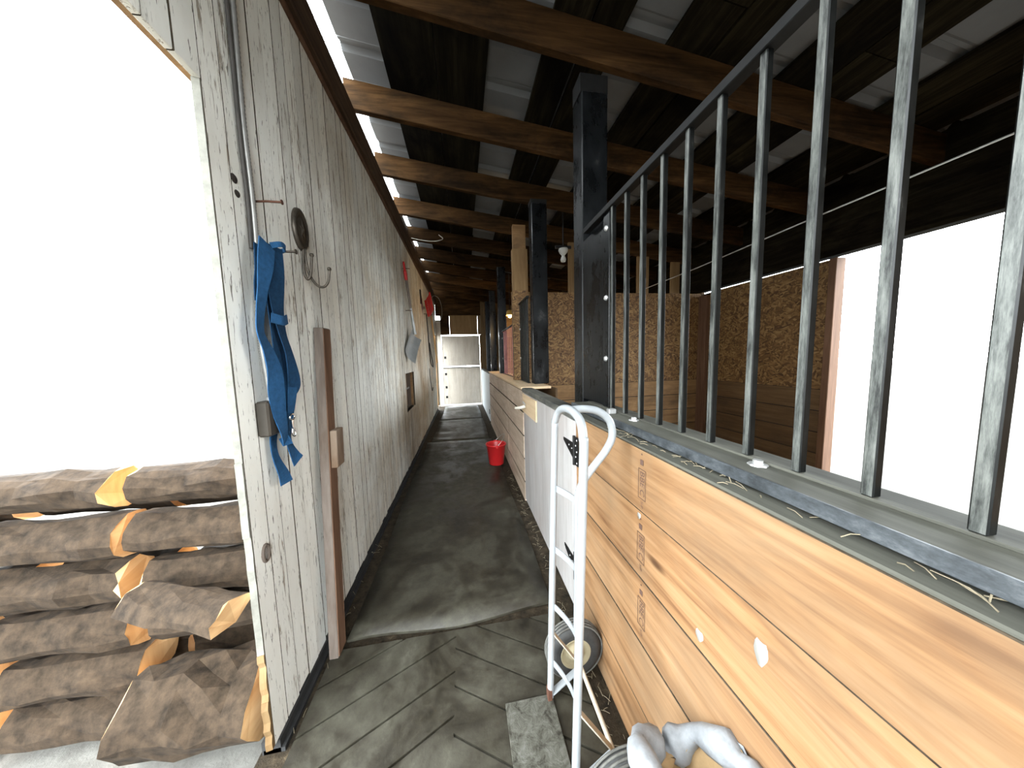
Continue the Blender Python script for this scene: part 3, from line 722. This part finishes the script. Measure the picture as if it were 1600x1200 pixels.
MB().ribbon(bez([(-.68, 1.262, 1.885), (-.664, 1.30, 1.902), (-.672, 1.34, 1.898), (-.70, 1.35, 1.89)], 5), (0, 0.2, 1), .02, .003).build('top_fold', 'blue_webbing', ha, (-W, -1.30, -1.88))
sn = MB(); c = Vector((-.684, 1.300, 1.215))
sn.tube([c + Vector((0, .016*math.cos(a), .012*math.sin(a) + .018)) for a in [2*PI*k/14 for k in range(14)]], .0032, 8, closed=True)
sn.tube([c + Vector((0, 0, .006)), c + Vector((0, 0, -.02)), c + Vector((.002, .004, -.035))], [.006, .0065, .004], 8)
sn.tube(bez([c + Vector((0, -.004, -.03)), c + Vector((0, -.006, -.052)), c + Vector((0, .008, -.062)), c + Vector((0, .014, -.045)), c + Vector((0, .010, -.03))], 5), .003, 8)
sn.build('snap_hook', 'chrome', ha, (-W, -1.30, -1.88))
# oval plaque with double hook
pq = tag(empty('oval_coat_hook', (W, 1.595, 2.075)), 'dark cast iron oval plaque with a double coat hook', 'coat hook')
m = MB().lathe([(0, .016), (.030, .016), (.038, .012), (.046, .013), (.053, .018), (.060, .014), (.062, .006), (.062, 0)], (0, 0, 0), 0, 36)
m.v = [(a, b*1.02, c*1.55) for a, b, c in m.v]; m.build('plaque', 'old_iron', pq)
m = MB()
for k in range(5):
    a = PI/2 + k*2*PI/5; b = a + PI/5
    m.add([(.024, 0, 0), (.016, .014*math.cos(a-PI/5), .02*math.sin(a-PI/5)), (.016, .032*math.cos(a), .046*math.sin(a)), (.016, .014*math.cos(b), .02*math.sin(b))], [(0,1,2), (0,2,3)])
m.build('relief', 'old_iron', pq)
MB().tube(bez([(.012, 0, -.085), (.010, -.004, -.15), (.012, -.006, -.205), (.020, 0, -.228), (.032, .006, -.205), (.038, .008, -.155), (.042, .010, -.118)], 6), .0058, 8).lathe([(0, .010), (.008, .007), (.010, 0), (.008, -.006), (0, -.008)], (.042, .010, -.112), 2, 12).build('small_hook', 'old_iron', pq)
MB().tube(bez([(.014, .006, -.085), (.016, .010, -.15), (.024, .016, -.205), (.050, .020, -.25), (.078, .022, -.258), (.100, .022, -.235), (.108, .022, -.195), (.110, .022, -.18)], 6), .0058, 8).lathe([(0, .010), (.008, .007), (.010, 0), (.008, -.006), (0, -.008)], (.110, .022, -.172), 2, 12).build('large_hook', 'old_iron', pq)
# leaning stud with latch block
st = tag(empty('leaning_stud', (-.668, 1.425, .014)), 'weathered upright timber leaning on the white wall, a wooden block nailed to it', 'timber')
def lean(x0, x1, y0, y1, z0, z1, mt, name):
    m = MB().cbox(x0, x1, y0, y1, z0, z1, .003)
    m.v = [(a - (c/1.61)*.040, b + (c/1.61)*.215, c) for a, b, c in m.v]
    m.build(name, mt, st)
lean(-.022, .020, .0, .085, .004, 1.61, 'stud_grey', 'stud')
lean(.0205, .023, .004, .082, .01, 1.605, 'stud_brown', 'stud_face')
lean(.0235, .055, .015, .10, .905, 1.09, 'block_wood', 'latch_block')
# little grey chips of wood by its foot
# aluminium scoop shovel
sh = tag(empty('scoop_shovel', (-.66, 4.4, 1.47)), 'aluminium scoop shovel with a red grip hung blade-down on the white wall', 'shovel')
LS = (.66, -4.4, -1.47)
p_top = Vector((-.700, 4.20, 2.62)); p_mid = Vector((-.672, 4.36, 2.10)); p_sock = Vector((-.655, 4.42, 1.86))
MB().tube([p_top, p_mid], .016, 10).build('shaft', 'stud_grey', sh, LS)
MB().tube([p_mid + (p_top-p_mid)*.12, p_sock, p_sock + Vector((.01, .01, -.05))], [.018, .021, .026], 10).build('socket', 'aluminium', sh, LS)
MB().tube([p_top + (p_top-p_mid)*-.20, p_top + (p_top-p_mid)*.02], .021, 10).build('grip_sleeve', 'red_plastic', sh, LS)
dh = (p_top - p_mid).normalized(); sd = Vector((-.12, 1, .2)).normalized()
MB().tube(bez([p_top, p_top + dh*.03 - sd*.045, p_top + dh*.09 - sd*.045 + sd*.005, p_top + dh*.11, p_top + dh*.09 + sd*.045, p_top + dh*.03 + sd*.045, p_top], 5), .013, 8).build('grip', 'red_plastic', sh, LS)
m = MB(); vs = []; fs = []; nu, nv = 12, 10
bx = Vector((-.645, 4.43, 1.81)); tp = Vector((-.672, 4.06, 1.49)); ln = (tp-bx); wv = Vector((.28, .75, -.2)); wv = (wv - ln*wv.dot(ln)/ln.length_squared).normalized(); nn = ln.normalized().cross(wv)
for side in (0, 1):
    for a in range(nv+1):
        for b in range(nu+1):
            u = b/nu*2-1; v_ = a/nv
            wd = .115 + .012*v_
            dep = .055*(1-u*u)*(1-.35*v_) * -1 + (.03*(1-v_)**3)
            p = bx + ln*v_ + wv*u*wd + nn*(dep + side*.004)
            vs.append(p)
k = (nu+1)*(nv+1)
for a in range(nv):
    for b in range(nu):
        i0 = a*(nu+1)+b; fs.append((i0, i0+1, i0+nu+2, i0+nu+1)); fs.append((k+i0, k+i0+nu+1, k+i0+nu+2, k+i0+1))
m.add(vs, fs, 0, True); m.build('blade', 'aluminium', sh, LS)
# manure fork
mf = tag(empty('manure_fork', (-.60, 6.9, 2.4)), 'red plastic manure fork hung head-up with its wooden handle hanging down', 'fork')
LF = (.60, -6.9, -2.4)
hd = Vector((-.655, 6.25, 2.47))
MB().tube([(-.63, 6.75, 2.43), (-.57, 7.0, 1.36)], .016, 10).build('handle', 'handle_wood', mf, LF)
MB().tube([hd + Vector((0, .0, 0)), (-.640, 6.55, 2.52), (-.630, 6.75, 2.42)], .024, 10).build('socket', 'black_iron', mf, LF)
for k in range(9):
    o_ = (k-4)*.030
    p0 = hd + Vector((-o_*.15, -o_*.5, o_*1.15))
    MB().tube(bez([p0, p0 + Vector((.05, -.12, .02)), p0 + Vector((.10, -.27, .05)), p0 + Vector((.13, -.40, .09))], 4), [.014]*12 + [.007], 6).build('tine', 'red_plastic', mf, LF)
MB().tube([hd + Vector((.02, .06, -.15)), hd + Vector((-.02, -.06, .15))], .022, 8).build('head_bar', 'red_plastic', mf, LF)
MB().ribbon([hd + Vector((.07, -.09, -.14)), hd + Vector((.03, -.21, .17))], (.3, -1, 0), .06, .012).build('head_brace', 'red_plastic', mf, LF)
nail(6.7, 2.40, .12, .006, 'iron peg under the red manure fork', mt='black_iron')
# black lead rope
rp = MB().tube(bez([(-.68, 6.30, 2.36), (-.672, 6.35, 2.0), (-.668, 6.42, 1.6), (-.655, 6.50, 1.36), (-.63, 6.62, 1.28), (-.64, 6.70, 1.36), (-.665, 6.62, 1.60), (-.675, 6.55, 1.80)], 8), .011, 8)
rp.tube(bez([(-.68, 6.36, 1.26), (-.675, 6.40, 1.0), (-.66, 6.50, .78), (-.645, 6.56, .84)], 6), .007, 8)
tag(rp.build('lead_rope', 'black_iron'), 'thin black lead rope hanging in a loop beside the red fork', 'rope')
nail(6.3, 2.37, .07, .006, 'peg from which the black lead rope hangs', mt='black_iron')
tag(MB().cbox(W+.001, W+.016, 5.86, 5.94, 2.50, 2.76, .003).build('iron_bracket', 'black_iron'), 'narrow black iron strap on the wall left of the red fork', 'bracket')
tag(MB().tube(bez([(W+.03, 7.7, 2.95), (W+.10, 7.9, 3.06), (W+.20, 8.1, 3.02), (W+.25, 8.3, 2.80), (W+.2, 8.5, 2.55), (W+.03, 8.46, 2.42)], 8), .004, 8).build('white_wire', 'white_porcelain'), 'loop of pale wire hanging under the rafters near the far door', 'wire')
tag(MB().tube(bez([(-.69, 4.86, 3.30), (-.55, 4.85, 3.27), (-.35, 4.85, 3.26), (-.22, 4.85, 3.30), (-.28, 4.85, 3.36)], 6), .006, 8).build('loose_wire', 'pale_rope'), 'bent pale wire poking out along a rafter at the wall top', 'wire')

# ================================================================== HAND TRUCK
ht = tag(empty('hand_truck', (.33, .93, .0175)), 'white tubular hand truck with curved straps and grey tyres by the orange half wall', 'hand truck')
LT = (-.33, -.93, 0)
YA, YB = 1.07, .795
def fx(z): return .306 + .036*z/1.2
U = [(fx(.02), YA, .02), (fx(.5), YA, .5), (fx(1.12), YA, 1.12), (fx(1.18), YA-.006, 1.185), (fx(1.22)+.004, YA-.035, 1.228), (fx(1.25)+.006, YA-.085, 1.247), (fx(1.25)+.006, .93, 1.252), (fx(1.25)+.006, YB+.085, 1.247), (fx(1.22)+.004, YB+.035, 1.228), (fx(1.18), YB+.006, 1.185), (fx(1.12), YB, 1.12), (fx(.5), YB, .5), (fx(.02), YB, .02)]
MB().tube(bez(U, 6), .0135, 14).build('frame_tube', 'white_enamel', ht, LT)
YM = .93
Pp = [(.352, YM, 1.250), (.40, YM, 1.252), (.452, YM, 1.240), (.492, YM, 1.205), (.502, YM, 1.150), (.478, YM, 1.100), (.440, YM, 1.055), (.400, YM, 1.005), (.378, YM, .955), (.376, YM, .90), (.374, YM, .70), (.370, YM, .44)]
MB().tube(bez(Pp, 6), .0130, 14).build('loop_handle', 'white_enamel', ht, LT)
for z in (.918, .668, .425, .178):
    pts = [(fx(z) + .004 + .042*math.sin(PI*k/10), YA + (YB-YA)*k/10, z) for k in range(11)]
    MB().ribbon(pts, (0, 0, 1), .026, .004).build('cross_strap', 'white_enamel', ht, LT)
m = MB().cbox(.118, .318, .775, 1.085, .004, .012, .002); m.build('toe_plate', 'toe_plate_paint', ht, LT)
for yy in (YA, YB): MB().cbox(.293, .312, yy-.014, yy+.014, .012, .06, .002).build('rail_foot', 'rust', ht, LT)
XA, ZA = .440, .128
MB().tube([(XA, .665, ZA), (XA, 1.195, ZA)], .0085, 10).build('axle', 'brace_tan', ht, LT)
for yy in (YA, YB):
    y2 = yy + (.02 if yy == YA else -.02)*0
    MB().ribbon([(fx(.30)+.010, y2, .30), (XA, y2, ZA+.004)], (0, 1, 0), .026, .004).build('axle_brace', 'brace_tan', ht, LT)
    MB().ribbon([(fx(.03)+.010, y2, .035), (XA, y2, ZA-.004)], (0, 1, 0), .026, .004).build('axle_brace', 'white_enamel', ht, LT)
def wheel(yc):
    R = .126; t_ = []
    for a in [k*PI/10 for k in range(11)]: t_.append((R - .036 + .036*math.sin(a), -.036*math.cos(a)))
    tread = MB().lathe([(.068, -.030)] + t_ + [(.068, .030)], (XA, yc, ZA), 1, 36)
    ty = tread.build('tyre', 'tyre_rubber', ht, LT)
    for d in (-.020, -.007, .007, .020):
        MB().tube([(XA + (R+.0002)*math.cos(a), yc + d, ZA + (R+.0002 - abs(d)*.15)*math.sin(a)) for a in [2*PI*k/40 for k in range(40)]], .0038, 6, closed=True).build('tread_rib', 'tyre_dust', ty)
    MB().lathe([(.012, -.034), (.030, -.034), (.034, -.022), (.058, -.020), (.066, -.032), (.070, -.030), (.070, .030), (.066, .032), (.058, .020), (.034, .022), (.030, .034), (.012, .034)], (XA, yc, ZA), 1, 28).build('wheel_hub', 'hub_tan', ht, LT)
wheel(1.150); wheel(.705)

# ================================================================== BUCKET
bu = tag(empty('red_bucket', (.40, 3.84, .03)), 'red plastic bucket standing by the half wall in the aisle', 'bucket')
MB().lathe([(0, 0), (.092, 0), (.097, .006), (.128, .262), (.138, .264), (.138, .278), (.130, .280), (.122, .262), (.090, .012), (0, .010)], (0, 0, 0), 2, 36).build('pail', 'red_plastic', bu)
MB().tube(bez([(-.0, .134, .268), (.06, .12, .33), (.105, .05, .385), (.115, 0, .395), (.105, -.05, .385), (.06, -.12, .33), (0, -.134, .268)], 6), .0032, 8).build('bail_handle', 'galvanised', bu)
for s_ in (-1, 1): MB().cbox(-.015, .015, s_*.134-.006, s_*.134+.006, .245, .285, .003).build('handle_lug', 'red_plastic', bu)

# ================================================================== FEED BAG
bg_ = tag(empty('paper_bag', (.425, .40, .012)), 'torn white paper feed bag slumped against the foot of the orange half wall', 'bag')
def bag(r0, r1, z0, z1, name, mt, rim=0, inner=False, ph=0):
    nz, na = 14, 40; vs = []; fs = []; rr = random.Random(5)
    for a in range(nz+1):
        f = a/nz
        for k in range(na):
            th = 2*PI*k/na
            cr = .012*math.sin(5*th + 6*f + ph) + .008*math.sin(11*th - 9*f) + rr.uniform(-.004, .004)
            sq = 1/ (abs(math.cos(th))**4 + abs(math.sin(th))**4)**.25
            rx = (r0 + (r1-r0)*f)*.60*sq + cr; ry = (r0 + (r1-r0)*f)*sq + cr
            z = z0 + (z1-z0)*f + (rim*f**3*math.sin(3*th+.6) - .09*f*f*math.sin(th) if rim else 0)
            vs.append((rx*math.cos(th) + .03*f, ry*math.sin(th) + .02*f, max(z, .006)))
    for a in range(nz):
        for k in range(na): fs.append((a*na+k, a*na+(k+1) % na, (a+1)*na+(k+1) % na, (a+1)*na+k))
    if not inner: fs.append(tuple(range(na))[::-1])
    MB().add(vs, fs, 0, True).build(name, mt, bg_)
bag(.175, .165, .006, .575, 'bag_body', 'bag_paper', .035)
bag(.150, .155, .36, .57, 'bag_lining', 'bag_inner', .035, True)
cuff = []; rr_ = random.Random(8); na = 44
for k in range(na):
    th = 2*PI*k/na; sq = 1/(abs(math.cos(th))**4 + abs(math.sin(th))**4)**.25
    cuff.append((.165*.60*sq*math.cos(th) + .03, .165*sq*math.sin(th) + .02, .56 + .03*math.sin(3*th+.6) - .09*math.sin(th) + rr_.uniform(-.006, .006)))
MB().tube(cuff, [.026 + .010*math.sin(5*k) + rr_.uniform(-.004, .006) for k in range(na)], 9, closed=True).build('rolled_rim', 'bag_paper', bg_)
m = MB().lathe([(0, .0), (.09, .01), (.15, -.01)], (.02, .01, .43), 2, 24); m.v = [(a*.65+.01, b, c) for a, b, c in m.v]; m.build('bag_contents', 'bag_inner', bg_)

# ================================================================== STALL: bulb, lamp, wire
bl = tag(empty('bulb_socket', (1.275, 3.58, 2.80)), 'white porcelain bulb holder with a bare bulb under the rafters', 'light')
MB().lathe([(0, .0), (.055, 0), (.058, -.02), (.045, -.05), (.022, -.075), (.020, -.085)], (0, 0, -.045), 2, 20).build('holder', 'white_porcelain', bl)
MB().lathe([(.016, 0), (.026, -.02), (.034, -.045), (.028, -.07), (0, -.08)], (0, 0, -.128), 2, 16).build('bulb', 'white_porcelain', bl)
MB().cbox(-.10, .10, -.012, .012, -.045, -.01, .002).tube([(0, 0, -.01), (0, 0, .436)], .008, 8).build('mounting', 'black_iron', bl)
lp = tag(empty('stable_lamp', (.95, 5.75, 2.24)), 'glowing amber lamp with a small shade inside the far stall', 'lamp')
MB().lathe([(.02, .10), (.05, .09), (.10, .02), (.105, .0)], (0, 0, .02), 2, 20).build('shade', 'lamp_shade', lp)
MB().lathe([(0, .06), (.03, .05), (.045, .0), (.03, -.04), (0, -.05)], (0, 0, .02), 2, 16).build('bulb', 'lamp_glow', lp)
MB().tube([(0, 0, .12), (0, 0, .80)], .005, 6).build('flex', 'black_iron', lp)
l = bpy.data.lights.new('stable_lamp_light', 'POINT'); l.energy = 22; l.color = (1, .66, .28); l.shadow_soft_size = .05
lo = bpy.data.objects.new('stable_lamp_light', l); COL.objects.link(lo); lo.parent = lp; lo.location = (0, 0, -.08)
tag(MB().tube([(2.47, 3.78, 2.32), (2.55, 2.9, 2.36), (2.62, 1.958, 2.42), (2.70, .9, 2.48), (2.76, -.27, 2.54)], .005, 6).build('stall_wire', 'galvanised'), 'thin steel wire strung across the near stall', 'wire')

# ================================================================== FIREWOOD beyond the end of the wall
def log_mesh(r, ln, kind, seed):
    rr = random.Random(seed); n = 14 if kind == 'round' else 9; m = MB(); rings = 5
    if kind == 'round': prof_ = [(math.cos(2*PI*k/n)*r*rr.uniform(.88, 1.1), math.sin(2*PI*k/n)*r*rr.uniform(.88, 1.1)) for k in range(n)]
    else: prof_ = [(-.1*r, -.75*r)] + [(math.cos(a)*r*1.35 - .1*r, math.sin(a)*r*1.35 - .6*r) for a in [PI*.12 + PI*.76*k/(n-2) for k in range(n-1)]]
    vs = []; fs = []
    for q in range(rings+1):
        x = (q/rings - .5)*ln; j = rr.uniform(.93, 1.06)
        for a, b in prof_: vs.append((x + (rr.uniform(-.01, .01) if q in (0, rings) else 0), a*j + rr.uniform(-.1, .1)*r, b*j + rr.uniform(-.1, .1)*r))
    for q in range(rings):
        for k in range(n): fs.append((q*n+k, q*n+(k+1) % n, (q+1)*n+(k+1) % n, (q+1)*n+k))
    m.add(vs, fs, 0, False)
    m.add(vs[:n], [tuple(range(n))], 1); m.add(vs[-n:], [tuple(range(n))[::-1]], 1)
    return m.mesh('firewood_log', ['bark', 'log_end'])
LV = [log_mesh(.080, .46, 'round', 1), log_mesh(.082, .48, 'round', 2), log_mesh(.080, .45, 'split', 3), log_mesh(.081, .47, 'round', 4)]
rl = random.Random(11)
zr_ = 0
ROWS = ('bottom row', 'second row up', 'third row up', 'fourth row up', 'fifth row up', 'top row')
COLS = ('hard by the white wall', 'second from the wall', 'third from the wall', 'furthest from the wall')
for layer in range(2):
    for col in range(4):
        for row in range(6 - layer):
            if col == 0 and row < 2 and layer == 0: continue
            o = put('firewood_log', LV[rl.choice((0, 1, 1, 3)) if (col or row % 3) else 1], None, (-1.035 - .525*col + rl.uniform(-.02, .02), 1.36 + .205*layer + rl.uniform(-.01, .01), -.06 + .100 + .094*layer + row*.188), (rl.choice((0, PI/2, PI, 4.7)), 0, rl.uniform(-.02, .02)))
            if layer: tag(o, 'back layer bark log, %s, %s' % (ROWS[row], COLS[col]), 'log', 'logs in the back layer of the firewood stack')
            else: tag(o, 'bark firewood log, %s of the stack, %s' % (ROWS[row], COLS[col]), 'log', 'firewood logs stacked beyond the white wall')
o = put('firewood_log', log_mesh(.152, .44, 'round', 21), None, (-1.055, 1.26, .125), (0, 0, 0))
tag(o, 'thick dark bark log lying at the foot of the stack by the wall edge', 'log', 'firewood logs stacked beyond the white wall')
# one split log standing out of the stack with its pale cut end showing
o = put('firewood_log', log_mesh(.055, .42, 'split', 9), None, (-.985, 1.13, .625), (0.2, 0, -.35))
tag(o, 'split firewood log with a pale cut end jutting from the stack by the wall edge', 'log', 'firewood logs stacked beyond the white wall')

# ================================================================== straw litter
def straw(n, box, label, seed, name='straw_litter'):
    rr = random.Random(seed); m = MB()
    for _ in range(n):
        x = rr.uniform(box[0], box[1]); yy = rr.uniform(box[2], box[3]); z = box[4]; a = rr.uniform(0, 6.28); ln = rr.uniform(.015, .05)
        p = Vector((x, yy, z + .002)); d = Vector((math.cos(a)*ln, math.sin(a)*ln, rr.uniform(-.001, .012)))
        m.tube([p, p + d*.5 + Vector((0, 0, .003)), p + d], .0011, 3, caps=False)
    o = m.build(name, 'straw'); o['kind'] = 'stuff'; o['label'] = label; o['category'] = 'straw'; return o
straw(45, (.595, .622, .2, 1.15, 1.142), 'bits of straw and lint on the ledge of the orange half wall', 1)
straw(110, (.505, .55, .85, 3.6, .002), 'straw and chaff in the gutter along the half wall', 2)
straw(14, (-.715, -.685, 1.15, 2.4, .017), 'wisps of chaff along the foot of the white wall', 3)
